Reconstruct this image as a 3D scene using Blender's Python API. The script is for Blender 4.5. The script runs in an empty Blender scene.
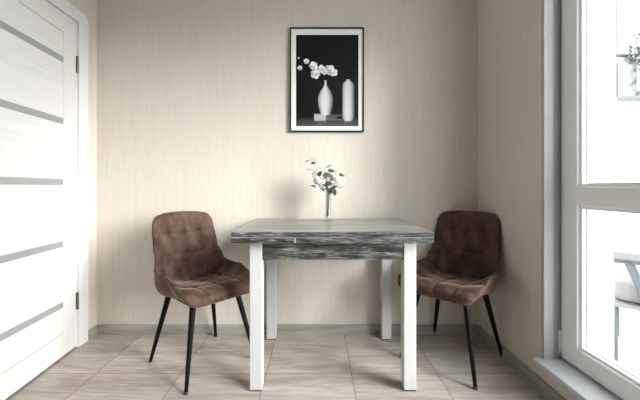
import bpy, bmesh, math, random
from mathutils import Vector, Matrix, noise as mnoise

random.seed(7)
scene = bpy.context.scene
COL = scene.collection
PI = math.pi

# ------------------------------------------------------------------ helpers
def link(name, me, mat=None, parent=None, smooth=False, loc=None, rotz=0.0):
    o = bpy.data.objects.new(name, me)
    COL.objects.link(o)
    mats = mat if isinstance(mat, (list, tuple)) else [mat]
    for m in mats:
        if m: me.materials.append(m)
    if parent: o.parent = parent
    if loc is not None: o.location = loc
    o.rotation_euler.z = rotz
    if smooth:
        for p in me.polygons: p.use_smooth = True
    return o

def obj(name, bm, mat=None, parent=None, smooth=False, loc=None, rotz=0.0):
    me = bpy.data.meshes.new(name)
    bmesh.ops.recalc_face_normals(bm, faces=bm.faces[:])
    bm.to_mesh(me); bm.free()
    return link(name, me, mat, parent, smooth, loc, rotz)

def empty(name, loc=(0, 0, 0), rotz=0.0, parent=None):
    o = bpy.data.objects.new(name, None)
    o.empty_display_size = 0.1
    COL.objects.link(o)
    o.location = loc; o.rotation_euler.z = rotz
    if parent: o.parent = parent
    return o

def tag(o, label=None, cat=None, group=None, kind=None):
    if label: o["label"] = label
    if cat: o["category"] = cat
    if group: o["group"] = group
    if kind: o["kind"] = kind
    return o

def box(bm, x0, x1, y0, y1, z0, z1, bev=0.0, seg=2, mi=0):
    b = bmesh.new()
    bmesh.ops.create_cube(b, size=1.0)
    for v in b.verts:
        v.co = Vector(((x0 + x1) / 2 + v.co.x * (x1 - x0), (y0 + y1) / 2 + v.co.y * (y1 - y0), (z0 + z1) / 2 + v.co.z * (z1 - z0)))
    if bev > 0:
        bmesh.ops.bevel(b, geom=b.edges[:], offset=bev, segments=seg, profile=0.5, affect='EDGES')
    merge(bm, b, mi)

def merge(bm, b, mi=0):
    b.verts.index_update()
    vs = [bm.verts.new(v.co) for v in b.verts]
    for f in b.faces:
        try:
            nf = bm.faces.new([vs[v.index] for v in f.verts]); nf.material_index = mi
        except ValueError:
            pass
    b.free()

def boxes(*args, bev=0.0):
    bm = bmesh.new()
    for a in args: box(bm, *a, bev=bev)
    return bm

def tube(bm, pts, radii, n=12, cap=True):
    pts = [Vector(p) for p in pts]
    if not isinstance(radii, (list, tuple)): radii = [radii] * len(pts)
    rings = []
    ref = None
    for i, p in enumerate(pts):
        d = (pts[min(i + 1, len(pts) - 1)] - pts[max(i - 1, 0)]).normalized()
        if ref is None:
            ref = Vector((1, 0, 0)) if abs(d.x) < 0.9 else Vector((0, 1, 0))
        a = (ref - d * ref.dot(d)).normalized(); ref = a
        c = d.cross(a)
        rings.append([bm.verts.new(p + (a * math.cos(2 * PI * k / n) + c * math.sin(2 * PI * k / n)) * radii[i]) for k in range(n)])
    for r0, r1 in zip(rings, rings[1:]):
        for k in range(n):
            bm.faces.new((r0[k], r0[(k + 1) % n], r1[(k + 1) % n], r1[k]))
    if cap:
        bm.faces.new(rings[0][::-1]); bm.faces.new(rings[-1])

def lathe(bm, prof, n=32, closed=False, c=(0, 0)):
    rings = []
    for r, z in prof:
        if r < 1e-5: rings.append([bm.verts.new((c[0], c[1], z))])
        else: rings.append([bm.verts.new((c[0] + r * math.cos(2 * PI * k / n), c[1] + r * math.sin(2 * PI * k / n), z)) for k in range(n)])
    pairs = list(zip(rings, rings[1:]))
    if closed: pairs.append((rings[-1], rings[0]))
    for a, b in pairs:
        for k in range(n):
            k2 = (k + 1) % n
            if len(a) == 1 and len(b) == 1: continue
            if len(a) == 1: bm.faces.new((a[0], b[k], b[k2]))
            elif len(b) == 1: bm.faces.new((a[k], a[k2], b[0]))
            else: bm.faces.new((a[k], a[k2], b[k2], b[k]))

def catmull(P, t):
    n = len(P) - 1
    x = min(max(t, 0), 1) * n
    i = min(int(x), n - 1); f = x - i
    p0 = P[max(i - 1, 0)]; p1 = P[i]; p2 = P[i + 1]; p3 = P[min(i + 2, n)]
    return 0.5 * ((2 * p1) + (p2 - p0) * f + (2 * p0 - 5 * p1 + 4 * p2 - p3) * f * f + (3 * p1 - p0 - 3 * p2 + p3) * f ** 3)

def lerp_tab(tab, s):
    if s <= tab[0][0]: return tab[0][1]
    for (a, va), (b, vb) in zip(tab, tab[1:]):
        if s <= b:
            f = (s - a) / (b - a); f = f * f * (3 - 2 * f)
            return va + (vb - va) * f
    return tab[-1][1]

# ------------------------------------------------------------------ materials
class NT:
    def __init__(self, name):
        self.m = bpy.data.materials.new(name); self.m.use_nodes = True
        self.t = self.m.node_tree; self.t.nodes.clear()
        self.out = self.n('ShaderNodeOutputMaterial')
    def n(self, kind, **kw):
        nd = self.t.nodes.new(kind)
        for k, v in kw.items(): setattr(nd, k, v)
        return nd
    def l(self, a, b): self.t.links.new(a, b)
    def coords(self, scale=(1, 1, 1), loc=(0, 0, 0)):
        tc = self.n('ShaderNodeTexCoord'); mp = self.n('ShaderNodeMapping')
        mp.inputs['Scale'].default_value = scale; mp.inputs['Location'].default_value = loc
        self.l(tc.outputs['Object'], mp.inputs['Vector'])
        return mp.outputs['Vector']
    def noise(self, vec, scale=1.0, detail=4, rough=0.5, dist=0.0):
        nd = self.n('ShaderNodeTexNoise')
        nd.inputs['Scale'].default_value = scale; nd.inputs['Detail'].default_value = detail
        nd.inputs['Roughness'].default_value = rough; nd.inputs['Distortion'].default_value = dist
        self.l(vec, nd.inputs['Vector'])
        return nd.outputs['Fac']
    def ramp(self, fac, stops):
        r = self.n('ShaderNodeValToRGB')
        els = r.color_ramp.elements
        while len(els) < len(stops): els.new(0.5)
        for e, (p, c) in zip(els, stops):
            e.position = p
            e.color = (c, c, c, 1) if not hasattr(c, '__len__') else (*c, 1)
        self.l(fac, r.inputs['Fac'])
        return r.outputs['Color']
    def mixc(self, fac, a, b, mode='MIX'):
        x = self.n('ShaderNodeMix', data_type='RGBA', blend_type=mode)
        for s, v in ((x.inputs[0], fac), (x.inputs[6], a), (x.inputs[7], b)):
            if hasattr(v, 'node'): self.l(v, s)
            elif hasattr(v, '__len__'): s.default_value = (*v, 1)
            else: s.default_value = v
        return x.outputs[2]
    def math(self, op, a, b=0.0, c=0.0):
        x = self.n('ShaderNodeMath', operation=op)
        for s, v in zip(x.inputs, (a, b, c)):
            if hasattr(v, 'node'): self.l(v, s)
            else: s.default_value = v
        return x.outputs[0]
    def bump(self, h, strength=0.2, dist=0.002):
        b = self.n('ShaderNodeBump')
        b.inputs['Strength'].default_value = strength; b.inputs['Distance'].default_value = dist
        self.l(h, b.inputs['Height'])
        return b.outputs['Normal']
    def principled(self, col, rough=0.5, normal=None, **kw):
        p = self.n('ShaderNodeBsdfPrincipled')
        if hasattr(col, 'node'): self.l(col, p.inputs['Base Color'])
        else: p.inputs['Base Color'].default_value = (*col, 1)
        if hasattr(rough, 'node'): self.l(rough, p.inputs['Roughness'])
        else: p.inputs['Roughness'].default_value = rough
        if normal: self.l(normal, p.inputs['Normal'])
        for k, v in kw.items():
            s = p.inputs[k.replace('_', ' ')]
            s.default_value = (*v, 1) if hasattr(v, '__len__') else v
        self.l(p.outputs[0], self.out.inputs['Surface'])
        return self.m

def plain(name, col, rough=0.5, var=0.06, scale=12, **kw):
    t = NT(name)
    f = t.noise(t.coords(), scale, 3)
    lo = tuple(c * (1 - var) for c in col); hi = tuple(min(1, c * (1 + var)) for c in col)
    return t.principled(t.ramp(f, [(0.3, lo), (0.7, hi)]), rough, **kw)

def m_wallpaper():
    t = NT('beige_wallpaper')
    a = t.noise(t.coords((170, 170, 7)), 1, 3, 0.6)
    b = t.noise(t.coords((45, 45, 1.5)), 1, 4, 0.6)
    c = t.noise(t.coords((420, 420, 90)), 1, 2, 0.5)
    f = t.math('ADD', t.math('MULTIPLY', a, 0.5), t.math('MULTIPLY', b, 0.3))
    f = t.math('ADD', f, t.math('MULTIPLY', c, 0.2))
    col = t.ramp(f, [(0.30, WALL_LO), (0.5, WALL_MID), (0.70, WALL_HI)])
    return t.principled(col, 0.75, t.bump(f, 0.35, 0.002), Specular_IOR_Level=0.25)

WALL_LO, WALL_MID, WALL_HI = (0.585, 0.532, 0.462), (0.648, 0.598, 0.528), (0.69, 0.645, 0.58)

def m_floor():
    t = NT('wood_look_floor_tile')
    tc = t.n('ShaderNodeTexCoord'); sp = t.n('ShaderNodeSeparateXYZ'); t.l(tc.outputs['Object'], sp.inputs[0])
    T = 0.45
    u = t.math('DIVIDE', t.math('ADD', sp.outputs[0], 0.268 + 20 * T), T)
    v = t.math('DIVIDE', t.math('ADD', sp.outputs[1], -1.691 + 20 * T), T)
    fu, fv = t.math('FRACT', u), t.math('FRACT', v)
    iu, iv = t.math('FLOOR', u), t.math('FLOOR', v)
    du = t.math('MINIMUM', fu, t.math('SUBTRACT', 1.0, fu))
    dv = t.math('MINIMUM', fv, t.math('SUBTRACT', 1.0, fv))
    gr = t.math('LESS_THAN', t.math('MINIMUM', du, dv), 0.0042)
    cell = t.n('ShaderNodeCombineXYZ'); t.l(iu, cell.inputs[0]); t.l(iv, cell.inputs[1])
    wn = t.n('ShaderNodeTexWhiteNoise', noise_dimensions='3D'); t.l(cell.outputs[0], wn.inputs['Vector'])
    off = t.n('ShaderNodeVectorMath', operation='MULTIPLY_ADD')
    t.l(wn.outputs['Color'], off.inputs[0]); off.inputs[1].default_value = (9, 9, 9); t.l(tc.outputs['Object'], off.inputs[2])
    def st(scale, loc=(0, 0, 0)):
        mp = t.n('ShaderNodeMapping'); mp.inputs['Scale'].default_value = scale; mp.inputs['Location'].default_value = loc
        t.l(off.outputs[0], mp.inputs['Vector']); return mp.outputs[0]
    broad = t.noise(st((1.6, 9, 1)), 1, 5, 0.6, 0.6)
    fine = t.noise(st((6, 60, 1)), 1, 5, 0.65, 0.3)
    stain = t.noise(st((2.2, 6, 1), (3, 5, 0)), 1, 4, 0.6, 0.8)
    base = t.ramp(broad, [(0.28, (0.38, 0.332, 0.28)), (0.5, (0.60, 0.55, 0.495)), (0.72, (0.72, 0.675, 0.625))])
    col = t.mixc(t.ramp(fine, [(0.40, 0.0), (0.66, 0.65)]), base, (0.37, 0.315, 0.265))
    col = t.mixc(t.ramp(stain, [(0.52, 0.0), (0.70, 0.55)]), col, (0.36, 0.27, 0.205))
    tone = t.math('MULTIPLY_ADD', wn.outputs['Value'], 0.12, 0.82)
    col = t.mixc(1.0, col, tone, 'MULTIPLY')
    col = t.mixc(gr, col, (0.17, 0.145, 0.12))
    h = t.math('SUBTRACT', fine, t.math('MULTIPLY', gr, 2.0))
    return t.principled(col, t.ramp(fine, [(0.3, 0.42), (0.7, 0.58)]), t.bump(h, 0.25, 0.001), Specular_IOR_Level=0.4)

def m_grain(name, stops, axis='x', rough=0.4, planks=None, stretch=1.0, bump=0.2, spec=0.5, kk=None):
    """streaky wood whose grain runs along the given axis"""
    t = NT(name)
    k = {'x': (1.5, 26, 26), 'y': (26, 1.5, 26), 'z': (26, 26, 1.5)}[axis]
    k2 = {'x': (7, 130, 130), 'y': (130, 7, 130), 'z': (130, 130, 7)}[axis]
    if kk: k, k2 = kk
    a = t.noise(t.coords(tuple(q * stretch for q in k)), 1, 6, 0.65, 0.9)
    b = t.noise(t.coords(tuple(q * stretch for q in k2), (4, 2, 1)), 1, 4, 0.6, 0.3)
    f = t.math('ADD', t.math('MULTIPLY', a, 0.68), t.math('MULTIPLY', b, 0.32))
    col = t.ramp(f, stops)
    if planks:
        sp = t.n('ShaderNodeSeparateXYZ'); t.l(t.coords(), sp.inputs[0])
        w = t.math('FRACT', t.math('DIVIDE', t.math('ADD', sp.outputs[1], planks[1] + 10 * planks[0]), planks[0]))
        ln = t.math('LESS_THAN', w, planks[2])
        col = t.mixc(t.math('MULTIPLY', ln, 0.6), col, (0.05, 0.05, 0.05))
    return t.principled(col, rough, t.bump(f, bump, 0.001), Specular_IOR_Level=spec)

def m_velvet():
    t = NT('brown_velvet')
    a = t.noise(t.coords((1.2, 1, 0.7)), 14, 5, 0.55, 0.0)
    b = t.noise(t.coords((1, 1, 1)), 260, 2, 0.5)
    col = t.ramp(a, [(0.32, (0.045, 0.024, 0.017)), (0.50, (0.080, 0.046, 0.0345)), (0.70, (0.135, 0.083, 0.064))])
    return t.principled(col, 0.72, t.bump(b, 0.15, 0.0008), Specular_IOR_Level=0.15,
                        Sheen_Weight=0.55, Sheen_Roughness=0.28, Sheen_Tint=(0.90, 0.65, 0.54))

def m_glass(name, tint=(1, 1, 1), gloss=1.0):
    t = NT(name)
    tr = t.n('ShaderNodeBsdfTransparent'); tr.inputs[0].default_value = (*tint, 1)
    gl = t.n('ShaderNodeBsdfGlossy'); gl.inputs['Roughness'].default_value = 0.02
    fr = t.n('ShaderNodeLayerWeight'); fr.inputs['Blend'].default_value = 0.5
    mx = t.n('ShaderNodeMixShader')
    t.l(t.math('MULTIPLY_ADD', t.math('POWER', fr.outputs['Facing'], 4.0), 0.6 * gloss, 0.04 * gloss), mx.inputs[0]); t.l(tr.outputs[0], mx.inputs[1]); t.l(gl.outputs[0], mx.inputs[2])
    t.l(mx.outputs[0], t.out.inputs['Surface'])
    return t.m

def m_print():
    t = NT('printed_paper')
    at = t.n('ShaderNodeVertexColor', layer_name='ink')
    return t.principled(at.outputs['Color'], 0.45, Specular_IOR_Level=0.3)

def m_leaf(name, c0, c1, rough=0.45, sss=0.0):
    t = NT(name)
    f = t.noise(t.coords(), 60, 3)
    return t.principled(t.ramp(f, [(0.35, c0), (0.65, c1)]), rough, Subsurface_Weight=sss, Subsurface_Scale=0.012)

M = dict(
    wall=m_wallpaper(),
    floor=m_floor(),
    ceil=plain('white_ceiling_paint', (0.80, 0.79, 0.77), 0.8, 0.02),
    kitchen=plain('pale_rear_plaster', (0.76, 0.74, 0.71), 0.8, 0.02),
    skirting=m_grain('grey_wood_skirting', [(0.3, (0.20, 0.188, 0.16)), (0.5, (0.32, 0.305, 0.268)), (0.7, (0.42, 0.402, 0.362))], 'x', 0.45),
    skirting_y=m_grain('grey_wood_skirting_side', [(0.3, (0.20, 0.188, 0.16)), (0.5, (0.32, 0.305, 0.268)), (0.7, (0.42, 0.402, 0.362))], 'y', 0.45),
    door=m_grain('white_wood_laminate', [(0.3, (0.70, 0.695, 0.69)), (0.5, (0.77, 0.765, 0.76)), (0.7, (0.80, 0.797, 0.79))], 'y', 0.5, bump=0.06, stretch=0.8),
    door_v=m_grain('white_wood_laminate_upright', [(0.3, (0.70, 0.695, 0.69)), (0.5, (0.77, 0.765, 0.76)), (0.7, (0.80, 0.797, 0.79))], 'z', 0.5, bump=0.06, stretch=0.8),
    groove=plain('door_groove_grey', (0.42, 0.42, 0.41), 0.7, 0.03),
    gap_shade=plain('dark_gap_shade', (0.10, 0.095, 0.09), 0.8, 0.03),  # dark colour standing in for the shade in the door gap
    frosted=plain('frosted_grey_glass', (0.36, 0.365, 0.365), 0.25, 0.03),
    hinge=plain('aged_nickel', (0.22, 0.19, 0.165), 0.35, 0.05, Metallic=1.0),
    upvc=plain('white_window_plastic', (0.88, 0.895, 0.915), 0.35, 0.015),
    sill=plain('light_grey_sill_plastic', (0.58, 0.59, 0.60), 0.4, 0.015),
    gasket=plain('grey_window_gasket', (0.62, 0.64, 0.66), 0.6, 0.03),
    plaster=plain('light_grey_reveal_paint', (0.44, 0.445, 0.455), 0.6, 0.015, 30),
    glass=m_glass('clear_window_glass', (0.98, 0.99, 0.99), 0.6),
    top=m_grain('grey_wood_table_top', [(0.36, (0.03, 0.03, 0.0295)), (0.46, (0.17, 0.17, 0.167)), (0.55, (0.34, 0.34, 0.335)), (0.66, (0.52, 0.52, 0.51))], 'x', 0.30, kk=((2.5, 38, 38), (12, 200, 200)), planks=(0.178, 0.0415, 0.05)),
    edge=m_grain('grey_wood_table_edge', [(0.40, (0.006, 0.006, 0.006)), (0.48, (0.04, 0.04, 0.04)), (0.56, (0.15, 0.15, 0.147)), (0.64, (0.42, 0.42, 0.41))], 'x', 0.5, kk=((9, 110, 110), (32, 420, 420))),
    tleg=plain('white_lacquered_metal', (0.57, 0.57, 0.575), 0.4, 0.015),
    foot=plain('dark_plastic_foot', (0.05, 0.05, 0.05), 0.6),
    velvet=m_velvet(),
    bmetal=plain('black_powder_coated_metal', (0.0045, 0.0045, 0.005), 0.5, 0.1, Specular_IOR_Level=0.12),
    frame=plain('black_frame_lacquer', (0.008, 0.008, 0.008), 0.4, 0.1),
    mat=plain('white_mount_board', (0.80, 0.80, 0.80), 0.8, 0.01),
    print=m_print(),
    vase=m_glass('clear_vase_glass', (0.955, 0.965, 0.96), 1.8),
    water=m_glass('water_in_vase', (0.985, 0.99, 0.988), 0.3),
    rose=m_leaf('white_rose_petal', (0.76, 0.745, 0.71), (0.85, 0.84, 0.81), 0.6, 0.2),
    rosec=m_leaf('cream_rose_petal', (0.52, 0.515, 0.50), (0.64, 0.635, 0.62), 0.6, 0.15),
    leafd=m_leaf('dark_green_leaf', (0.022, 0.042, 0.022), (0.052, 0.085, 0.05)),
    leafg=m_leaf('grey_green_leaf', (0.20, 0.235, 0.22), (0.33, 0.37, 0.36), 0.55),
    leafp=m_leaf('pale_silver_leaf', (0.30, 0.325, 0.315), (0.43, 0.455, 0.445), 0.55),
    stem=m_leaf('flower_stem', (0.11, 0.10, 0.075), (0.20, 0.18, 0.14)),
    outwhite=plain('white_balcony_plaster', (0.86, 0.87, 0.88), 0.8, 0.01),
    outfloor=plain('pale_balcony_tile', (0.80, 0.81, 0.82), 0.6, 0.02),
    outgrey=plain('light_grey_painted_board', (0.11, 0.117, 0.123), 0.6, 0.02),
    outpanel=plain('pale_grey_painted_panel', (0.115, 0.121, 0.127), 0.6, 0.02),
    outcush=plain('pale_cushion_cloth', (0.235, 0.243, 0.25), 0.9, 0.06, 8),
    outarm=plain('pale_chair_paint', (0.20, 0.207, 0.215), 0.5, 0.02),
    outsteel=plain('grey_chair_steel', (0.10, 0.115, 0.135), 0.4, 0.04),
    outleaf=m_leaf('trailing_plant_leaf', (0.12, 0.145, 0.14), (0.20, 0.23, 0.225), 0.6),
)

# ------------------------------------------------------------------ room shell
BY = 2.151                      # back wall
LX, RX = -1.479, 1.0826         # side walls
NY, H = -2.3, 2.6               # wall behind the camera, ceiling height
HY, HW = 1.957, 0.80            # door hinge line, leaf width
OY0, OY1 = -0.10, 1.54          # window opening along the right wall
SILL, HEAD = 0.165, 2.30

def struct(name, bm, mat, parent=None, label=None):
    o = obj(name, bm, mat, parent)
    o["kind"] = "structure"
    return o

struct('floor', boxes((LX - 0.30, RX + 0.0, NY - 0.1, BY + 0.1, -0.08, 0.0)), M['floor'])
struct('ceiling', boxes((LX - 0.30, RX + 0.25, NY - 0.1, BY + 0.1, H, H + 0.08)), M['ceil'])
struct('wall_back', boxes((LX - 0.30, RX + 0.25, BY, BY + 0.1, 0, H)), M['wall'])
struct('wall_rear', boxes((LX - 0.30, RX + 0.25, NY - 0.1, NY, 0, H)), M['kitchen'])
struct('wall_left', boxes(
    (LX - 0.12, LX, NY, HY - HW - 0.03, 0, H),
    (LX - 0.12, LX, HY + 0.021, BY, 0, H),
    (LX - 0.12, LX, HY - HW - 0.03, HY + 0.021, 2.005, H)), M['wall'])
struct('wall_light_block', boxes((LX - 0.30, LX - 0.26, NY, BY, 0, H)), M['kitchen'])  # unseen slab added behind the door to keep stray daylight out
struct('wall_right', boxes(
    (RX, RX + 0.25, OY1, BY, 0, H),
    (RX, RX + 0.25, NY, OY0, 0, H),
    (RX, RX + 0.25, OY0, OY1, 0, SILL - 0.024),
    (RX, RX + 0.25, OY0, OY1, HEAD, H)), M['wall'])

# skirting: profile extruded along a wall
SK = [(0, 0), (0.016, 0), (0.016, 0.012), (0.014, 0.016), (0.014, 0.040), (0.0115, 0.046), (0.0115, 0.050), (0.008, 0.058), (0.003, 0.063), (0, 0.063)]
def skirt(p0, p1, inward):
    bm = bmesh.new()
    d = Vector(inward)
    a = [bm.verts.new(Vector((p0[0], p0[1], 0)) + d * x + Vector((0, 0, z))) for x, z in SK]
    b = [bm.verts.new(Vector((p1[0], p1[1], 0)) + d * x + Vector((0, 0, z))) for x, z in SK]
    n = len(SK)
    for i in range(n):
        bm.faces.new((a[i], a[(i + 1) % n], b[(i + 1) % n], b[i]))
    bm.faces.new(a[::-1]); bm.faces.new(b)
    return bm
struct('baseboard_back', skirt((LX, BY), (RX, BY), (0, -1, 0)), M['skirting'])
struct('baseboard_right', skirt((RX, BY - 0.016), (RX, NY), (-1, 0, 0)), M['skirting_y'])
struct('baseboard_left', skirt((LX, HY + 0.105), (LX, BY - 0.016), (1, 0, 0)), M['skirting_y'])

# ------------------------------------------------------------------ door
# casing round the opening (architrave with a rounded outer corner)
def casing():
    bm = bmesh.new()
    y_in1, y_out1 = HY + 0.021 - 0.004, HY + 0.096
    y_in0, y_out0 = HY - HW - 0.03 + 0.004, HY - HW - 0.115
    zi, zo = 2.001, 2.075
    r = 0.035
    def arc(cy, cz, a0, a1): return [(cy + r * math.cos(a0 + (a1 - a0) * i / 8), cz + r * math.sin(a0 + (a1 - a0) * i / 8)) for i in range(9)]
    outer = [(y_out1, 0)] + arc(y_out1 - r, zo - r, 0, PI / 2) + arc(y_out0 + r, zo - r, PI / 2, PI) + [(y_out0, 0)]
    inner = [(y_in1, 0)] + [(y_in1, zi)] * 9 + [(y_in0, zi)] * 9 + [(y_in0, 0)]
    x0, x1 = LX, LX + 0.012
    def ring(x, pts): return [bm.verts.new((x, y, z)) for y, z in pts]
    O1, I1, O0, I0 = ring(x1, outer), ring(x1, inner), ring(x0, outer), ring(x0, inner)
    for i in range(len(outer) - 1):
        for A, B in ((O1, I1), (O0, I0), (O1, O0), (I1, I0)):
            bm.faces.new((A[i], A[i + 1], B[i + 1], B[i]))
    for i in (0, -1): bm.faces.new((O1[i], I1[i], I0[i], O0[i]))
    bmesh.ops.remove_doubles(bm, verts=bm.verts[:], dist=1e-5)
    bmesh.ops.dissolve_degenerate(bm, edges=bm.edges[:], dist=1e-5)
    return bm
struct('trim_1', casing(), M['door_v'])
struct('trim_2', boxes(
    (LX - 0.12, LX - 0.001, HY + 0.004, HY + 0.021, 0, 2.005),
    (LX - 0.12, LX - 0.001, HY - HW - 0.03, HY - HW - 0.013, 0, 2.005),
    (LX - 0.12, LX - 0.001, HY - HW - 0.013, HY + 0.004, 1.986, 2.005),
    (LX - 0.12, LX - 0.056, HY - 0.010, HY + 0.004, 0, 1.986),
    (LX - 0.12, LX - 0.056, HY - HW - 0.013, HY - HW + 0.000, 0, 1.986)), M['door_v'])

struct('trim_gap_shade', boxes((LX - 0.030, LX + 0.0005, HY + 0.0005, HY + 0.0040, 0, 1.986), (LX - 0.030, LX + 0.0005, HY - HW, HY + 0.0005, 1.982, 1.986)), M['gap_shade'])  # thin dark strips added to draw the gap's shade round the leaf
door = empty('door_1', (LX + 0.006, HY, 0), math.radians(5.4))
tag(door, 'white wood-grain door with five grey glass strips, slightly ajar', 'door', kind='structure')
DZ0, DZ1, SW = 0.012, 1.980, 0.108
strips = [1.721, 1.365, 1.014, 0.657, 0.306]
SH = 0.017
obj('leaf', boxes((-0.038, -0.006, -HW, 0, DZ0, DZ1)), M['groove'], door)
for y0, y1 in ((-SW, 0), (-HW, -HW + SW)):
    obj('stile', boxes((-0.0385, 0, y0, y1, DZ0, DZ1), bev=0.0012), M['door_v'], door)
G = 0.0012
obj('rail', boxes((-0.0385, 0, -HW + SW + G, -SW - G, 1.880, DZ1), bev=0.0012), M['door'], door)
obj('rail', boxes((-0.0385, 0, -HW + SW + G, -SW - G, DZ0, 0.138), bev=0.0012), M['door'], door)
zs = [1.878] + [z for s in strips for z in (s + SH, s - SH)] + [0.140]
for i in range(0, len(zs), 2):
    obj('panel', boxes((-0.0375, -0.001, -HW + SW + G, -SW - G, zs[i + 1] + (G if i == len(zs) - 2 else 0), zs[i] - G), bev=0.001), M['door'], door)
for s in strips:
    obj('glass_strip', boxes((-0.034, -0.0045, -HW + SW, -SW, s - SH, s + SH)), M['frosted'], door)
for z in (1.735, 0.287):
    bm = bmesh.new()
    tube(bm, [(0.006, 0.006, z - 0.052), (0.006, 0.006, z + 0.052)], 0.0065, 12)
    for zz in (z - 0.018, z + 0.018):
        tube(bm, [(0.006, 0.006, zz - 0.001), (0.006, 0.006, zz + 0.001)], 0.0072, 12)
    box(bm, 0, 0.0015, -0.004, 0.006, z - 0.050, z + 0.050)
    obj('hinge', bm, M['hinge'], door)

# ------------------------------------------------------------------ window and balcony door block
win = empty('window_1', (0, 0, 0))
tag(win, 'tall white-framed balcony window with a cross rail and clear panes', 'window', kind='structure')
GX = 1.165                     # room-side face of the sash
# plastered reveal with a raised corner strip
struct('trim_3', boxes((RX - 0.004, RX + 0.042, OY1 - 0.020, OY1 + 0.0, SILL, HEAD), (RX + 0.030, RX + 0.25, OY1 - 0.005, OY1 + 0.0, SILL, HEAD), bev=0.003), M['plaster'])
obj('sill', boxes((RX - 0.043, 1.30, OY0, OY1 + 0.004, SILL - 0.024, SILL), bev=0.004), M['sill'], win)
F0 = 1.195
obj('frame', boxes((F0, F0 + 0.06, OY1 - 0.05, OY1 - 0.005, SILL, HEAD), (F0, F0 + 0.06, OY0, OY0 + 0.045, SILL, HEAD),
                   (F0, F0 + 0.06, OY0 + 0.045, OY1 - 0.05, HEAD - 0.045, HEAD), (F0, F0 + 0.06, OY0 + 0.045, OY1 - 0.05, SILL, SILL + 0.02),
                   (F0, F0 + 0.06, 0.70, 0.745, SILL + 0.02, HEAD - 0.045), bev=0.003), M['upvc'], win)
def sash(y0, y1):
    """a sash from near edge y0 to far edge y1, with a cross rail"""
    z0, z1 = SILL + 0.008, HEAD - 0.012
    w = 0.094; zr0, zr1 = 0.903, 0.985; x0, x1 = GX, GX + 0.066
    s = obj('sash', boxes((x0, x1, y1 - w, y1, z0, z1), (x0, x1, y0, y0 + w, z0, z1),
                          (x0 + .0005, x1, y0 + w, y1 - w, z0, z0 + 0.084), (x0 + .0005, x1, y0 + w, y1 - w, z1 - 0.084, z1),
                          (x0 + .0005, x1, y0 + w, y1 - w, zr0, zr1), bev=0.004), M['upvc'], win)
    for za, zb in ((z0 + 0.084, zr0), (zr1, z1 - 0.084)):
        b = bmesh.new(); g = bmesh.new()
        for i, (d, xa, xb, tgt) in enumerate(((0.014, x0 + 0.012, x0 + 0.034, b), (0.018, x0 + 0.030, x0 + 0.036, g), (0.014, x0 + 0.046, x1 - 0.004, b))):
            ya, yb = y0 + w, y1 - w
            box(tgt, xa, xb, yb - d, yb, za, zb); box(tgt, xa, xb, ya, ya + d, za, zb)
            box(tgt, xa, xb, ya + d, yb - d, za, za + d); box(tgt, xa, xb, ya + d, yb - d, zb - d, zb)
        obj('glazing_bead', b, M['upvc'], s); obj('gasket', g, M['gasket'], s)
        obj('pane', boxes((x0 + 0.0370, x0 + 0.0430, y0 + w + 0.004, y1 - w - 0.004, za + 0.004, zb - 0.004)), M['glass'], s)
    return s
sash(0.745, 1.528)
sash(-0.085, 0.725)
bm = bmesh.new()
tube(bm, [(GX - 0.004, 1.531, 0.215), (GX - 0.004, 1.531, 0.300)], 0.0065, 10)
tube(bm, [(GX - 0.004, 1.531, 0.196), (GX - 0.004, 1.531, 0.210)], 0.0055, 10)
obj('hinge', bm, M['upvc'], win)
bm = bmesh.new()
tube(bm, [(GX - 0.003, 1.531, 0.1995), (GX - 0.003, 1.531, 0.2145)], 0.0048, 10)
obj('hinge_pin', bm, M['gasket'], win)

# balcony outside
struct('floor_balcony', boxes((RX, 3.2, -2.4, 2.8, -0.12, 0.0)), M['outfloor']).location.z = -0.002
struct('wall_balcony', boxes((RX + 0.25, 3.2, 2.55, 2.65, 0.0, 3.2), (RX + 0.25, 2.246, 2.405, 2.55, 0.0, 3.2)), M['outwhite'])
struct('wall_parapet', boxes((3.0, 3.1, -2.4, 2.55, 0.0, 0.75)), M['outwhite'])

# ------------------------------------------------------------------ dining table
TXC, TX0, TX1 = 0.072, -0.400, 0.544
TY0, TY1, TZ = 1.489, 2.120, 0.7756
tab = empty('dining_table', (TXC, (TY0 + TY1) / 2, 0))
tag(tab, 'grey wood-look dining table with square white legs under the picture', 'table')
def P(bm):  # world coordinates to the table's own
    bmesh.ops.translate(bm, verts=bm.verts[:], vec=(-TXC, -(TY0 + TY1) / 2, 0)); return bm
def slab(z0, z1):
    bm = bmesh.new()
    box(bm, TX0, TX1, TY0, TY1, z0, z1, bev=0.0015, seg=1)
    P(bm)
    bm.normal_update()
    for f in bm.faces: f.material_index = 0 if abs(f.normal.z) > 0.7 else 1
    return bm
o = obj('tabletop', slab(TZ - 0.0262, TZ), [M['top'], M['edge']], tab); 
o = obj('folding_leaf', slab(TZ - 0.0528, TZ - 0.0266), [M['top'], M['edge']], tab)
bm = bmesh.new()
box(bm, -0.1035, -0.1010, TY0 - 0.0004, TY0 + 0.004, TZ - 0.0523, TZ - 0.028)
obj('edge_joint', P(bm), M['mat'], tab)
bm = bmesh.new()
box(bm, 0.2455, 0.2475, TY0 - 0.0004, TY0 + 0.004, TZ - 0.0523, TZ - 0.024)
obj('edge_joint', P(bm), M['foot'], tab)
LX0, LX1, LY0, LY1, LW = -0.3250, 0.4785, 1.541, 2.118, 0.060
az0, az1 = 0.634, TZ - 0.0530
for x0, x1, y0, y1 in ((LX0 + LW, LX1 - LW, LY0 + 0.004, LY0 + 0.022), (LX0 + LW, LX1 - LW, LY1 - 0.022, LY1 - 0.004)):
    obj('apron', P(boxes((x0, x1, y0, y1, az0, az1), bev=0.001)), M['edge'], tab)
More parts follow.
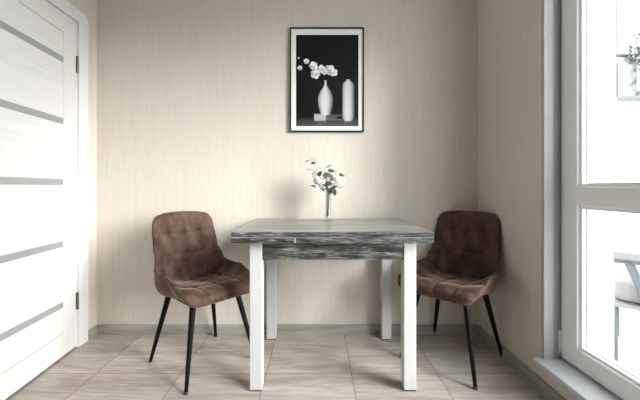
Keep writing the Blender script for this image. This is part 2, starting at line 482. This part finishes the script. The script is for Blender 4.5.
for x0, x1 in ((LX0 + 0.004, LX0 + 0.022), (LX1 - 0.022, LX1 - 0.004)):
    obj('apron', P(boxes((x0, x1, LY0 + LW, LY1 - LW, az0, az1), bev=0.001)), M['edge'], tab)
for x in (LX0, LX1 - LW):
    for y in (LY0, LY1 - LW):
        lg = obj('leg', P(boxes((x, x + LW, y, y + LW, 0.006, az1), bev=0.003)), M['tleg'], tab)
        obj('foot_cap', P(boxes((x + 0.001, x + LW - 0.001, y + 0.001, y + LW - 0.001, 0.0, 0.006))), M['foot'], lg)

# ------------------------------------------------------------------ chairs
PROF = [Vector(p) for p in ((0.196, 0.400), (0.226, 0.408), (0.241, 0.426), (0.230, 0.445), (0.175, 0.458), (0.085, 0.454), (0.0, 0.444),
        (-0.080, 0.432), (-0.142, 0.427), (-0.178, 0.448), (-0.197, 0.495), (-0.212, 0.560), (-0.226, 0.625), (-0.238, 0.690), (-0.248, 0.748), (-0.255, 0.797), (-0.263, 0.820))]
NS = 400
_pts = [catmull(PROF, i / NS) for i in range(NS + 1)]
_len = [0.0]
for a, b in zip(_pts, _pts[1:]): _len.append(_len[-1] + (b - a).length)
TOT = _len[-1]
def at_s(s):
    s = min(max(s, 0), TOT)
    lo, hi = 0, NS
    while hi - lo > 1:
        m = (lo + hi) // 2
        if _len[m] <= s: lo = m
        else: hi = m
    f = (s - _len[lo]) / max(_len[hi] - _len[lo], 1e-9)
    p = _pts[lo].lerp(_pts[hi], f)
    i0, i1 = max(lo - 6, 0), min(hi + 6, NS)
    d = (_pts[i1] - _pts[i0]).normalized()
    return p, Vector((-d.y, d.x)) * -1.0           # normal towards the sitter
def s_near(y, z):
    return _len[min(range(NS + 1), key=lambda i: (_pts[i] - Vector((y, z))).length)]
S_CR = s_near(-0.168, 0.439)
HWT = [(0.0, 0.205), (0.06, 0.222), (0.18, 0.232), (0.30, 0.238), (S_CR, 0.240), (S_CR + 0.09, 0.224), (S_CR + 0.18, 0.204), (TOT, 0.188)]
CURL = [(0.0, 0.0), (0.07, 0.006), (0.16, 0.030), (0.28, 0.076), (S_CR, 0.112), (S_CR + 0.09, 0.085), (S_CR + 0.20, 0.046), (S_CR + 0.33, 0.030), (TOT, 0.020)]
SEAT_ROWS = [s_near(0.12, 0.456), s_near(-0.02, 0.441)]
BACK_ROWS = [s_near(-0.216, 0.580), s_near(-0.2415, 0.705)]
COLS = (-0.5, 0.0, 0.5)

def chair_shell(s0, s1, rows, nv, is_seat):
    nu = 116
    bm = bmesh.new()
    front, back = [], []
    for j in range(nv + 1):
        s = s0 + (s1 - s0) * j / nv
        p, n = at_s(s)
        hw = lerp_tab(HWT, s)
        rt, rf = 0.060, 0.130
        dt, df = TOT - s, s
        if dt < rt: hw -= rt - math.sqrt(max(rt * rt - (rt - dt) ** 2, 0))
        if df < rf: hw -= rf - math.sqrt(max(rf * rf - (rf - df) ** 2, 0))
        cu = lerp_tab(CURL, s)
        fr, br = [], []
        for i in range(nu + 1):
            q = -1 + 2 * i / nu
            u = math.sin(q * PI / 2) * 0.35 + q * 0.65
            au = abs(u)
            curl = cu * (0.25 * au ** 2 + 0.75 * au ** 3.5)
            # tufting
            x = hw * u
            gu = max(math.exp(-((u - c) * hw / 0.0055) ** 2) for c in COLS)
            gv = max(math.exp(-((s - r) / 0.0055) ** 2) for r in rows)
            bu = max(math.exp(-(((u - c) * hw) ** 2) / 0.022 ** 2) for c in COLS)
            bv = max(math.exp(-((s - r) ** 2) / 0.022 ** 2) for r in rows)
            btn = max(math.exp(-((((u - c) * hw) ** 2 + (s - r) ** 2) / 0.015 ** 2)) for c in COLS for r in rows)
            edge = min(1.0, (1 - au) * hw / 0.035) * min(1.0, (s1 - s if not is_seat else 1) / 0.03 if not is_seat else 1.0)
            edge = max(0.0, edge); edge = edge * (2 - edge)
            puff = 0.010 * edge
            puff -= edge * (0.0036 * max(gu, gv) + (0.0012 if is_seat else 0.0022) * max(bu, bv) + (0.0070 if is_seat else 0.0115) * btn)
            cre = abs(s - S_CR)
            puff -= 0.012 * math.exp(-(cre / 0.014) ** 2)
            puff += 0.0022 * mnoise.noise(Vector((x * 22, s * 22, 3.0 + s0 * 9))) * edge
            lean = Vector((x * (1.0 - 0.10 * cu / 0.11 * au ** 3), 0, 0))
            N3 = Vector((0, n.x, n.y))
            base = Vector((0, p.x, p.y)) + lean + N3 * curl
            # the shell's outer side stays low and turns up late towards the rim
            crown = Vector((0, 0, 0.016 * (1 - au ** 2) * max(0.0, 1 - (TOT - s) / 0.10) - 0.004 * max(0.0, 1 - (TOT - s) / 0.10)))
            ocurl = cu * (0.10 * au ** 4 + 0.90 * au ** 14)
            lipf = min(1.0, s / 0.07)
            th = (0.012 + 0.042 * lipf * (1 - au ** 8)) if is_seat else (0.012 + (0.042 - 0.018 * min(1.0, (s - S_CR) / 0.2)) * (1 - au ** 8))
            fr.append(bm.verts.new(base + crown + N3 * puff))
            br.append(bm.verts.new(Vector((0, p.x, p.y)) + lean * (1 - 0.04 * (1 - au ** 12)) + crown + N3 * (ocurl - th)))
        front.append(fr); back.append(br)
    for j in range(nv):
        for i in range(nu):
            bm.faces.new((front[j][i], front[j][i + 1], front[j + 1][i + 1], front[j + 1][i]))
            bm.faces.new((back[j][i + 1], back[j][i], back[j + 1][i], back[j + 1][i + 1]))
    # rounded rim: one extra ring pushed out between front and back
    loop = [(0, i) for i in range(nu + 1)] + [(j, nu) for j in range(1, nv + 1)] + [(nv, i) for i in range(nu - 1, -1, -1)] + [(j, 0) for j in range(nv - 1, 0, -1)]
    cen = sum((v.co for r in front for v in r), Vector()) / ((nu + 1) * (nv + 1))
    mid = []
    for k, (j, i) in enumerate(loop):
        a, b = front[j][i].co, back[j][i].co
        ja, ia = loop[k - 1]; jb, ib = loop[(k + 1) % len(loop)]
        tan = (front[jb][ib].co - front[ja][ia].co).normalized()
        nrm = (a - b).normalized()
        out = tan.cross(nrm)
        c = (a + b) / 2
        if out.dot(c - cen) < 0: out = -out
        at_join = (j == nv) if is_seat else (j == 0)
        mid.append(bm.verts.new(c + out * (0.0 if at_join else 0.35 * (a - b).length)))
    for k in range(len(loop)):
        k2 = (k + 1) % len(loop)
        (j, i), (j2, i2) = loop[k], loop[k2]
        bm.faces.new((front[j][i], front[j2][i2], mid[k2], mid[k]))
        bm.faces.new((mid[k], mid[k2], back[j2][i2], back[j][i]))
    return bm

def make_chair(label, loc, rz):
    t = empty('dining_chair', loc, rz)
    tag(t, label, 'chair', 'velvet chairs at the dining table')
    obj('seat', chair_shell(0.0, S_CR, SEAT_ROWS, 90, True), M['velvet'], t, smooth=True)
    obj('backrest', chair_shell(S_CR, TOT, BACK_ROWS, 90, False), M['velvet'], t, smooth=True)
    obj('seat_frame', boxes((-0.140, 0.140, -0.140, 0.140, 0.374, 0.392), bev=0.004), M['bmetal'], t)
    for sx in (-1, 1):
        for sy in (-1, 1):
            bm = bmesh.new()
            topz = 0.408 if sy > 0 else 0.398
            a, b = Vector((sx * 0.128, sy * 0.135, topz)), Vector((sx * 0.203, sy * 0.211, 0.010))
            tube(bm, [a.lerp(b, k / 6) for k in range(7)], [0.0165 - 0.0075 * k / 6 for k in range(7)], 16)
            lg = obj('leg', bm, M['bmetal'], t, smooth=True)
            bm = bmesh.new(); d = (b - a).normalized()
            tube(bm, [b - d * 0.002, Vector((b.x + d.x * 0.008, b.y + d.y * 0.008, 0.0))], [0.0096, 0.0092], 14)
            obj('foot_cap', bm, M['foot'], lg, smooth=False)
    return t

chair = make_chair('brown velvet tufted chair on the door side of the table', (-0.644, 1.812, 0), math.radians(-131.8))

def copy_tree(o, parent=None):
    c = o.copy(); COL.objects.link(c)
    if parent: c.parent = parent
    for ch in [k for k in list(bpy.data.objects) if k.parent is o]:
        copy_tree(ch, c)
    return c
chair2 = copy_tree(chair)
chair2.location = (0.779, 1.852, 0); chair2.rotation_euler.z = math.radians(134.6)
chair2['label'] = 'dark brown velvet tufted chair in the shaded corner beside the window'

# ------------------------------------------------------------------ framed picture
PX0, PX1, PZ0, PZ1 = -0.181, 0.314, 1.353, 2.050
PC = ((PX0 + PX1) / 2, BY, PZ0)
pic = empty('framed_picture', PC)
tag(pic, 'black-framed monochrome picture of two white vases and orchids', 'picture')
hw, hh = (PX1 - PX0) / 2, PZ1 - PZ0
fb = 0.0085
obj('frame', boxes((-hw, hw, -0.020, -0.001, 0, fb), (-hw, hw, -0.020, -0.001, hh - fb, hh), (-hw, -hw + fb, -0.020, -0.001, fb, hh - fb), (hw - fb, hw, -0.020, -0.001, fb, hh - fb), bev=0.0008), M['frame'], pic)
obj('mount', boxes((-hw + fb, hw - fb, -0.012, -0.004, fb, hh - fb)), M['mat'], pic)

# the print: layers of ink polygons, pixel coordinates of the picture turned into metres
kx = 0.006724
def pp(x, y): return ((x - 317) * kx * 0.9907 - PC[0] , (187 - y) * kx * 0.9907 + 0.985 - PZ0)
bm = bmesh.new(); ink = bm.loops.layers.color.new('ink')
layer = [0]
def poly(pts, cols):
    y = -0.0122 - layer[0] * 0.00004
    vs = [bm.verts.new((*[pp(*p)[0]], y, pp(*p)[1])) for p in pts]
    f = bm.faces.new(vs)
    for l, i in zip(f.loops, range(len(vs))):
        c = cols[i] if isinstance(cols, list) else cols
        l[ink] = (c, c, c, 1)
def nxt(): layer[0] += 1
def quad(x0, y0, x1, y1, c0, c1=None):
    c1 = c0 if c1 is None else c1
    poly([(x0, y0), (x1, y0), (x1, y1), (x0, y1)], [c0, c0, c1, c1])
quad(296, 34.3, 358.6, 126, 0.014, 0.018); nxt()
quad(296, 117.6, 358.6, 126, 0.13, 0.30); nxt()
quad(317, 121, 326, 126, 0.34, 0.30); quad(343.5, 121, 353, 126, 0.30, 0.30); nxt()
quad(326, 114.2, 343.5, 120.2, 0.25, 0.36); quad(313.8, 113.6, 326, 115.0, 0.55); quad(314.2, 115.0, 326, 120.6, 0.70, 0.62); quad(337, 116.6, 343, 118.6, 0.03); nxt()
def vase_print(prof, cx, lo, hi):
    """shaded printed vase; prof = [(half width, y)], ink darkens to the rim"""
    n = 14
    for (w0, y0), (w1, y1) in zip(prof, prof[1:]):
        for i in range(n):
            a, b = -1 + 2 * i / n, -1 + 2 * (i + 1) / n
            def c(u): return lo + (hi - lo) * max(0.0, 1 - abs(u + 0.12) ** 2.6)
            poly([(cx + a * w0, y0), (cx + b * w0, y0), (cx + b * w1, y1), (cx + a * w1, y1)], [c(a), c(b), c(b), c(a)])
vase_print([(1.2, 80), (1.1, 82), (1.3, 84.5), (2.6, 87), (4.7, 90), (6.4, 93.5), (7.4, 97), (7.6, 100), (7.2, 104), (6.4, 108), (5.4, 112), (4.6, 115)], 325.6, 0.38, 0.80)
quad(350, 83, 355.3, 119, 0.15, 0.13); nxt()
vase_print([(2.0, 79), (2.2, 80.6), (4.0, 81.6), (5.3, 83.5), (5.8, 86), (5.8, 115), (5.3, 118.5), (3.6, 121)], 348.4, 0.42, 0.78); nxt()
def blob(cx, cy, rx, ry, rot, c, n=14):
    ca, sa = math.cos(rot), math.sin(rot)
    poly([(cx + rx * math.cos(2 * PI * k / n) * ca - ry * math.sin(2 * PI * k / n) * sa, cy + rx * math.cos(2 * PI * k / n) * sa + ry * math.sin(2 * PI * k / n) * ca) for k in range(n)], c)
def twig(pts, w, c):
    for (xa, ya), (xb, yb) in zip(pts, pts[1:]):
        d = math.hypot(xb - xa, yb - ya); nx, ny = -(yb - ya) / d * w, (xb - xa) / d * w
        poly([(xa + nx, ya + ny), (xb + nx, yb + ny), (xb - nx, yb - ny), (xa - nx, ya - ny)], c)
blob(324, 49.6, 5.0, 1.9, 0, 0.006); nxt()
twig([(313, 57), (316, 54.6), (322, 56), (332, 59.5)], 0.45, 0.005); twig([(334, 72), (341, 73.5), (348, 79)], 0.4, 0.005); twig([(299, 60), (306, 63), (314, 66), (324, 71)], 0.35, 0.03); nxt()
for cx, cy, r in ((299.8, 67.4, 2.3), (306.4, 60.8, 2.6), (298.6, 57.6, 1.0), (313.5, 65.4, 3.9), (315.4, 73.8, 4.4), (321.3, 68.4, 3.6), (324.5, 71.5, 3.0), (329.6, 69.6, 4.7), (333.8, 72.2, 3.6)):
    ph = cx
    for k in range(5):
        a = ph + 2 * PI * k / 5
        blob(cx + 0.52 * r * math.cos(a), cy + 0.52 * r * math.sin(a), 0.62 * r, 0.56 * r, a, 0.80 + 0.12 * math.sin(ph + k * 2.1)); nxt()
    blob(cx + 0.1 * r, cy + 0.1 * r, 0.20 * r, 0.15 * r, 0, 0.55); nxt()
obj('print', bm, M['print'], pic)

# ------------------------------------------------------------------ vase with roses and eucalyptus
VX, VY, VZ = 0.068, 1.968, TZ
KV = VY / 320.0
def vp(x, y, dy=0.0):                      # a point near the vase from where it shows
    k = (VY + dy) / 320.0
    return Vector(((x - 317) * k, VY + dy, 0.985 - (y - 187) * k))
vase = empty('bud_vase', (VX, VY, VZ))
tag(vase, 'slim clear glass bud vase with a round foot on the dining table', 'vase')
bm = bmesh.new()
lathe(bm, [(0.0, 0.0), (0.036, 0.0), (0.042, 0.004), (0.0425, 0.008), (0.036, 0.011), (0.022, 0.014), (0.0185, 0.020), (0.0182, 0.10), (0.0190, 0.190), (0.0194, 0.194),
           (0.0175, 0.193), (0.0163, 0.10), (0.0163, 0.026), (0.012, 0.021), (0.0, 0.020)], 40)
obj('glass_body', bm, M['vase'], vase, smooth=True)
bm = bmesh.new()
lathe(bm, [(0.0, 0.0215), (0.0110, 0.0220), (0.0158, 0.027), (0.0158, 0.090), (0.0, 0.090)], 32)
obj('water', bm, M['water'], vase, smooth=True)

def leaf_bm(bm, base, direction, length, width, up=Vector((0, -1, 0.4)), curl=0.18, round_=False):
    d = direction.normalized()
    sd = d.cross(up)
    if sd.length < 1e-3: sd = d.cross(Vector((1, 0, 0)))
    sd.normalize(); n = sd.cross(d).normalized()
    nl, nw = 8, 4
    rows = []
    for a in range(nl + 1):
        f = a / nl
        w = width / 2 * (math.sin(PI * min(f ** (0.75 if not round_ else 0.6), 1)) ** (0.8 if not round_ else 0.6)) if 0 < f < 1 else 0.0004
        row = []
        for b in range(-nw // 2, nw // 2 + 1):
            g = b / (nw / 2)
            row.append(base + d * length * f + sd * w * g + n * (curl * length * (f * f * -0.5) + 0.25 * w * g * g))
        rows.append(row)
    for sgn in (0.0, -0.0006):
        vs = [[bm.verts.new(p + n * sgn) for p in r] for r in rows]
        for a in range(nl):
            for b in range(nw):
                q = (vs[a][b], vs[a][b + 1], vs[a + 1][b + 1], vs[a + 1][b])
                bm.faces.new(q if sgn == 0 else q[::-1])
        if sgn == 0.0: top = vs
        else:
            ring = [(a, 0) for a in range(nl + 1)] + [(nl, b) for b in range(1, nw + 1)] + [(a, nw) for a in range(nl - 1, -1, -1)] + [(0, b) for b in range(nw - 1, 0, -1)]
            for k in range(len(ring)):
                (a, b), (a2, b2) = ring[k], ring[(k + 1) % len(ring)]
                bm.faces.new((top[a][b], top[a2][b2], vs[a2][b2], vs[a][b]))

def leaf_px(bm, x, y, lx, ang, wd, dy=0.0, base_v=None, tilt=0.0, **kw):
    """a leaf centred at picture point (x, y); lx long, wd wide (picture units), ang in the picture plane"""
    a = math.radians(ang)
    d = Vector((math.cos(a), tilt, math.sin(a)))
    c = vp(x, y, dy)
    L = lx * KV
    leaf_bm(bm, c - d.normalized() * L / 2, d, L, wd * KV, **kw)

def rose_head(bm, c, r, axis, seed):
    rnd = random.Random(seed)
    axis = axis.normalized()
    a = axis.orthogonal().normalized(); b = axis.cross(a)
    def petal(phi, r_in, open_, h, w):
        n, m = 7, 8
        g = []
        for i in range(n + 1):
            f = i / n
            row = []
            for j in range(m + 1):
                q = -1 + 2 * j / m
                ph = phi + q * w
                rad = r_in * (0.30 + 0.70 * math.sin(f * PI * 0.62)) + open_ * f ** 3 * r
                hgt = (-0.55 + h * f - 0.22 * h * f * f * q * q * 2) * r
                rad *= 1 + 0.06 * (1 - q * q) * f
                row.append(c + (a * math.cos(ph) + b * math.sin(ph)) * rad + axis * hgt)
            g.append(row)
        fr = [[bm.verts.new(p) for p in rw] for rw in g]
        bk = [[bm.verts.new(p - (p - c - axis * ((p - c).dot(axis))).normalized() * 0.0005) for p in rw] for rw in g]
        for i in range(n):
            for j in range(m):
                bm.faces.new((fr[i][j], fr[i][j + 1], fr[i + 1][j + 1], fr[i + 1][j]))
                bm.faces.new((bk[i][j + 1], bk[i][j], bk[i + 1][j], bk[i + 1][j + 1]))
        for j in range(m): bm.faces.new((fr[n][j], fr[n][j + 1], bk[n][j + 1], bk[n][j])); bm.faces.new((fr[0][j + 1], fr[0][j], bk[0][j], bk[0][j + 1]))
        for i in range(n): bm.faces.new((fr[i][0], fr[i + 1][0], bk[i + 1][0], bk[i][0])); bm.faces.new((fr[i + 1][m], fr[i][m], bk[i][m], bk[i + 1][m]))
    for ring, (cnt, ri, op, h, w) in enumerate(((3, 0.20, 0.02, 1.30, 1.5), (4, 0.40, 0.05, 1.30, 1.2), (5, 0.62, 0.12, 1.22, 0.95), (6, 0.82, 0.22, 1.05, 0.78), (6, 0.92, 0.34, 0.85, 0.70))):
        off = rnd.random() * 6
        for k in range(cnt):
            petal(off + 2 * PI * k / cnt + rnd.uniform(-0.1, 0.1), ri * r, op + rnd.uniform(-0.03, 0.05), h + rnd.uniform(-0.06, 0.06), w)

def curve_pts(p0, p1, p2, n=10):
    return [p0.lerp(p1, k / n).lerp(p1.lerp(p2, k / n), k / n) for k in range(n + 1)]

def rose(label, x, y, dy, r, axis, foot, leaves, seed, mat):
    head = vp(x, y, dy)
    f = Vector((VX + foot[0], VY + foot[1], VZ + 0.030))
    ax = Vector(axis).normalized()
    o = empty('white_rose', f)
    tag(o, label, 'flower', 'white roses in the bud vase')
    mid = Vector((VX + foot[2], VY + foot[3], VZ + 0.188))
    pts = curve_pts(f, f.lerp(mid, 0.5), mid, 6)[:-1] + curve_pts(mid, mid + Vector((0, 0, 0.025)), head - ax * r * 0.5, 6)
    bm = bmesh.new(); tube(bm, [p - f for p in pts], 0.0019, 8); obj('stem', bm, M['stem'], o, smooth=True)
    bm = bmesh.new(); rose_head(bm, head - f, r, ax, seed); obj('bloom', bm, mat, o, smooth=True)
    bm = bmesh.new()
    for k in range(5):
        a = 2 * PI * k / 5
        q = ax.orthogonal().normalized(); w = ax.cross(q)
        out = q * math.cos(a) + w * math.sin(a)
        leaf_bm(bm, head - f - ax * r * 0.56, out * 1.0 + ax * 0.5, r * 0.85, r * 0.35, up=ax)
    obj('sepal', bm, M['leafd'], o)
    for lf in leaves:
        bm = bmesh.new(); leaf_px(bm, *lf[:6]); bmesh.ops.translate(bm, verts=bm.verts[:], vec=-f)
        obj('leaf', bm, M[lf[6]], o, smooth=True)
    return o

rose('white rose on the left of the bud vase, above a pale leaf', 319.3, 181.0, -0.012, 0.0300, (0.12, -0.72, 0.68), (-0.007, 0.002, -0.008, 0.002),
     [(313.3, 186.2, 6.0, 165, 2.4, -0.02, 'leafg'), (322.2, 188.6, 6.5, 140, 3.4, -0.022, 'leafd')], 3, M['rose'])
rose('white rose in the middle of the bud vase, ringed by dark leaves', 327.4, 179.0, 0.012, 0.0270, (0.15, -0.62, 0.77), (-0.004, 0.006, -0.002, 0.008),
     [(327.0, 188.8, 7.0, 95, 4.0, -0.012, 'leafd'), (324.2, 190.4, 6.5, 120, 3.2, -0.018, 'leafg'), (327.5, 183.8, 10.0, 5, 6.0, -0.016, 'leafd'), (331.6, 189.4, 7.0, 40, 3.8, -0.016, 'leafd'), (321.0, 186.6, 6.5, 150, 3.2, -0.020, 'leafg'), (330.2, 191.2, 6.5, 80, 3.4, -0.010, 'leafd'), (328.8, 174.8, 10.5, -14, 3.8, -0.008, 'leafd')], 5, M['rosec'])
rose('white rose on the right of the bud vase', 338.7, 180.4, -0.005, 0.0290, (0.3, -0.70, 0.65), (-0.001, 0.0, 0.005, -0.002),
     [(334.2, 192.2, 7.5, -78, 5.0, -0.015, 'leafd'), (334.6, 187.0, 7.0, 25, 3.2, -0.018, 'leafd'), (340.2, 187.3, 4.5, 15, 2.0, -0.01, 'leafg')], 9, M['rose'])

def sprig(label, path, foot, leaves):
    f = Vector((VX + foot[0], VY + foot[1], VZ + 0.032))
    mid = Vector((VX + foot[2], VY + foot[3], VZ + 0.188))
    o = empty('eucalyptus_sprig', f)
    tag(o, label, 'foliage sprig', 'eucalyptus sprigs in the bud vase')
    P3 = [f, f.lerp(mid, 0.5), mid] + [vp(*p) for p in path]
    pts = [catmull(P3, k / 24) for k in range(25)]
    bm = bmesh.new(); tube(bm, [p - f for p in pts], [0.0019 - 0.0010 * k / 24 for k in range(25)], 8)
    obj('stem', bm, M['stem'], o, smooth=True)
    for lf in leaves:
        bm = bmesh.new(); leaf_px(bm, *lf[:6], round_=lf[7] if len(lf) > 7 else False, tilt=lf[8] if len(lf) > 8 else 0.0)
        bmesh.ops.translate(bm, verts=bm.verts[:], vec=-f)
        obj('leaf', bm, M[lf[6]], o, smooth=True)
sprig('tall eucalyptus sprig leaning left out of the bud vase', [(325.0, 186.5, -0.004), (317.5, 172.5, -0.01), (313.8, 162.0, -0.012), (311.0, 160.2, -0.012), (305.2, 162.0, -0.012)], (-0.003, -0.006, -0.005, -0.009), [
    (314.2, 159.3, 6.6, -8, 3.2, -0.012, 'leafp', True), (313.4, 163.0, 5.2, 12, 2.8, -0.014, 'leafd'), (309.3, 169.4, 8.0, -3, 1.5, -0.01, 'leafg'),
    (314.4, 174.2, 7.5, 100, 5.4, -0.012, 'leafg', True), (319.8, 173.6, 6.5, 55, 4.4, -0.014, 'leafd', True), (307.3, 161.0, 4.6, 18, 1.2, -0.013, 'leafd')])
sprig('eucalyptus sprig with spread leaves standing upright behind the roses', [(327.2, 184.0, 0.004), (326.2, 175.0, 0.006), (324.5, 169.0, 0.006), (327.0, 167.2, 0.006)], (0.002, -0.004, 0.002, -0.006), [
    (320.8, 168.0, 8.0, 0, 2.2, 0.004, 'leafp'), (329.4, 166.0, 7.4, 24, 2.4, 0.004, 'leafg'), (331.4, 170.9, 7.4, -8, 4.2, -0.002, 'leafd', True), (323.3, 176.0, 5.0, 70, 3.0, 0.0, 'leafp')])
sprig('short eucalyptus sprig leaning right out of the bud vase', [(330.5, 187.0, 0.004), (335.5, 179.5, 0.012), (339.5, 175.6, 0.012)], (0.004, 0.004, 0.008, 0.006), [
    (341.9, 175.2, 6.2, -14, 3.4, 0.008, 'leafd', True), (335.6, 172.8, 4.4, 80, 1.8, 0.012, 'leafp'), (330.8, 185.6, 3.2, 40, 2.6, -0.012, 'leafp')])

# ------------------------------------------------------------------ things on the balcony, seen through the glass
CX, CY, CZ = 1.594, 1.72, 0.0
bc = empty('balcony_chair', (CX, CY, CZ), math.radians(-44))
tag(bc, 'white cushioned armchair with grey steel legs outside on the balcony', 'chair')
def rod(name, pts, r, mat, par):
    bm = bmesh.new(); tube(bm, pts, r, 12); return obj(name, bm, mat, par, smooth=True)
def soft(bm, x0, x1, y0, y1, z0, z1, crown, bev):
    b = bmesh.new(); bmesh.ops.create_cube(b, size=1.0)
    bmesh.ops.bevel(b, geom=b.edges[:], offset=bev, segments=4, profile=0.5, affect='EDGES')
    bmesh.ops.subdivide_edges(b, edges=b.edges[:], cuts=3, use_grid_fill=True)
    for v in b.verts:
        x, y, z = v.co
        z += crown * (1 - (2 * x) ** 2) * (1 - (2 * y) ** 2) * (1 if z > 0 else 0) + 0.05 * math.sin(9 * x + 4 * y) * (1 if z > 0.2 else 0)
        v.co = Vector(((x0 + x1) / 2 + x * (x1 - x0), (y0 + y1) / 2 + y * (y1 - y0), (z0 + z1) / 2 + z * (z1 - z0)))
    merge(bm, b)
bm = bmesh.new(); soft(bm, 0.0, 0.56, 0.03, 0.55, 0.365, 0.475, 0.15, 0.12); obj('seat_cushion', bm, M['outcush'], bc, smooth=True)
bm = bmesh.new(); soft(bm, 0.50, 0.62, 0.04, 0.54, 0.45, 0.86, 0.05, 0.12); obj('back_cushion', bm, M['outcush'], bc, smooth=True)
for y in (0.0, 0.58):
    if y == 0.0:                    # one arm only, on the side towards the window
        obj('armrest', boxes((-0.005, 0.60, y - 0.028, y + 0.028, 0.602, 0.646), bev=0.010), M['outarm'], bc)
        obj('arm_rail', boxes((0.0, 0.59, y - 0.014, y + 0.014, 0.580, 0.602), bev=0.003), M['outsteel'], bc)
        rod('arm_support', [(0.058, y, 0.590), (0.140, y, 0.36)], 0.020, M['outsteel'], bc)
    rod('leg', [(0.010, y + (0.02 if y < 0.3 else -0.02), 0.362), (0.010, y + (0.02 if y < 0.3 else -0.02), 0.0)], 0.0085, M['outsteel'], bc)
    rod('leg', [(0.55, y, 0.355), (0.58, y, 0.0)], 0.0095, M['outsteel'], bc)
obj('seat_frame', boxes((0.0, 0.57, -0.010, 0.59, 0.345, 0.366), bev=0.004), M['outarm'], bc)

# wall shelf with a planter box on the balcony's end wall
SY = 2.55
ks = (SY - 0.12) / 320
def sx(x): return (x - 317) * ks
def sz(y): return 0.985 - (y - 187) * ks
sh = empty('plant_shelf', (sx(616), SY, sz(97)))
tag(sh, 'pale shelf with an upright post fixed to the balcony wall outside', 'shelf')
def S(bm):
    bmesh.ops.translate(bm, verts=bm.verts[:], vec=(-sx(616), -SY, -sz(97))); return bm
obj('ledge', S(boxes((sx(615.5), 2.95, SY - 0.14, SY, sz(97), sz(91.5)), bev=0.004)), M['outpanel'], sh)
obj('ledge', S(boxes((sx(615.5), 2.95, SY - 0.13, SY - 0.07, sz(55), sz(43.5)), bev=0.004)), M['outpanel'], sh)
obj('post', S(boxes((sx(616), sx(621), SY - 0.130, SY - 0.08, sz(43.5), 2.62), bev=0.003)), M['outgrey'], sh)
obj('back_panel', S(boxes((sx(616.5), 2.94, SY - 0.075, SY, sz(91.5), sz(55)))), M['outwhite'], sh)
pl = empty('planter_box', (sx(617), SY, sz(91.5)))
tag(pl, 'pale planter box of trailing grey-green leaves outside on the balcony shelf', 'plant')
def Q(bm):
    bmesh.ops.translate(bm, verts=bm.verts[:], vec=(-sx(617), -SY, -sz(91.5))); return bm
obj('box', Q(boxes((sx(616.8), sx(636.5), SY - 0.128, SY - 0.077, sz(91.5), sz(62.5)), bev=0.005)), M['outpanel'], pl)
bm = bmesh.new(); rnd = random.Random(4)
stems = bmesh.new()
def trail(pts, n, spread, size):
    P3 = [Vector((sx(x), SY - 0.10 - d, sz(y))) for x, y, d in pts]
    path = [catmull(P3, k / 16) for k in range(17)]
    tube(stems, path, 0.002, 6)
    for k in range(n):
        f = (k + 0.5) / n
        p = catmull(P3, f)
        d = Vector((rnd.uniform(-1, 1), rnd.uniform(-0.8, 0.4), rnd.uniform(-1, 1)))
        leaf_bm(bm, p + Vector((rnd.uniform(-1, 1), rnd.uniform(-1, 0.3), rnd.uniform(-1, 1))) * spread * 0.4, d, size * rnd.uniform(0.7, 1.2), size * 0.6, up=Vector((rnd.uniform(-.5, .5), -1, rnd.uniform(0, .8))))
trail([(633, 63, 0), (637, 48, 0.01), (636, 36, 0.02), (626, 31, 0.02), (623.5, 33, 0.02)], 20, 0.04, 0.036)
trail([(634, 63, 0), (640, 45, 0.01), (641, 32, 0.02)], 34, 0.10, 0.040)
trail([(630, 63, 0), (632, 52, 0.02), (630, 47, 0.02)], 12, 0.05, 0.034)
trail([(635, 62, 0.0), (638, 60, 0.03), (639, 75, 0.04), (638, 94, 0.04)], 46, 0.06, 0.036)
trail([(636, 60, 0.0), (642, 58, 0.03), (644, 80, 0.04), (643, 100, 0.04)], 46, 0.08, 0.036)
trail([(636, 62, 0.0), (641, 52, 0.03), (641, 70, 0.04)], 30, 0.10, 0.040)
obj('foliage', Q(bm), M['outleaf'], pl, smooth=True)
obj('stem', Q(stems), M['outleaf'], pl, smooth=True)

# ------------------------------------------------------------------ light: daylight through the window
w = bpy.data.worlds.new('sky'); scene.world = w; w.use_nodes = True
bg = w.node_tree.nodes['Background']
bg.inputs['Color'].default_value = (0.95, 0.98, 1.0, 1); bg.inputs['Strength'].default_value = 1.6
la = bpy.data.lights.new('window_portal', 'AREA'); la.shape = 'RECTANGLE'; la.size = OY1 - OY0; la.size_y = HEAD - SILL
la.cycles.is_portal = True
lo = bpy.data.objects.new('window_portal', la); COL.objects.link(lo)
lo.location = (1.30, (OY0 + OY1) / 2, (SILL + HEAD) / 2); lo.rotation_euler = (0, math.radians(90), 0)
la.size, la.size_y = HEAD - SILL, OY1 - OY0

# hazy sun low over the balcony: soft-edged shadows that fall left and down
sl = bpy.data.lights.new('hazy_sun', 'SUN'); sl.energy = 4.1; sl.angle = math.radians(36); sl.color = (1.0, 0.99, 0.975)
so = bpy.data.objects.new('hazy_sun', sl); COL.objects.link(so)
so.location = (4, -2, 3)
so.rotation_euler = Vector((-0.79, 0.48, -0.31)).to_track_quat('-Z', 'Y').to_euler()

# ------------------------------------------------------------------ camera
cd = bpy.data.cameras.new('camera'); cd.sensor_width = 36; cd.lens = 18.0
cd.shift_x = 3 / 640; cd.shift_y = -13 / 640; cd.clip_start = 0.01
cam = bpy.data.objects.new('camera', cd); COL.objects.link(cam)
cam.location = (0, 0, 0.985); cam.rotation_euler = (PI / 2, 0, 0)
scene.camera = cam

scene.cycles.use_denoising = True
scene.cycles.max_bounces = 10; scene.cycles.diffuse_bounces = 6; scene.cycles.transparent_max_bounces = 16
scene.cycles.sample_clamp_indirect = 8.0
vs = scene.view_settings
vs.view_transform = 'Standard'; vs.look = 'None'; vs.exposure = 1.74; vs.gamma = 1.0; vs.use_curve_mapping = False
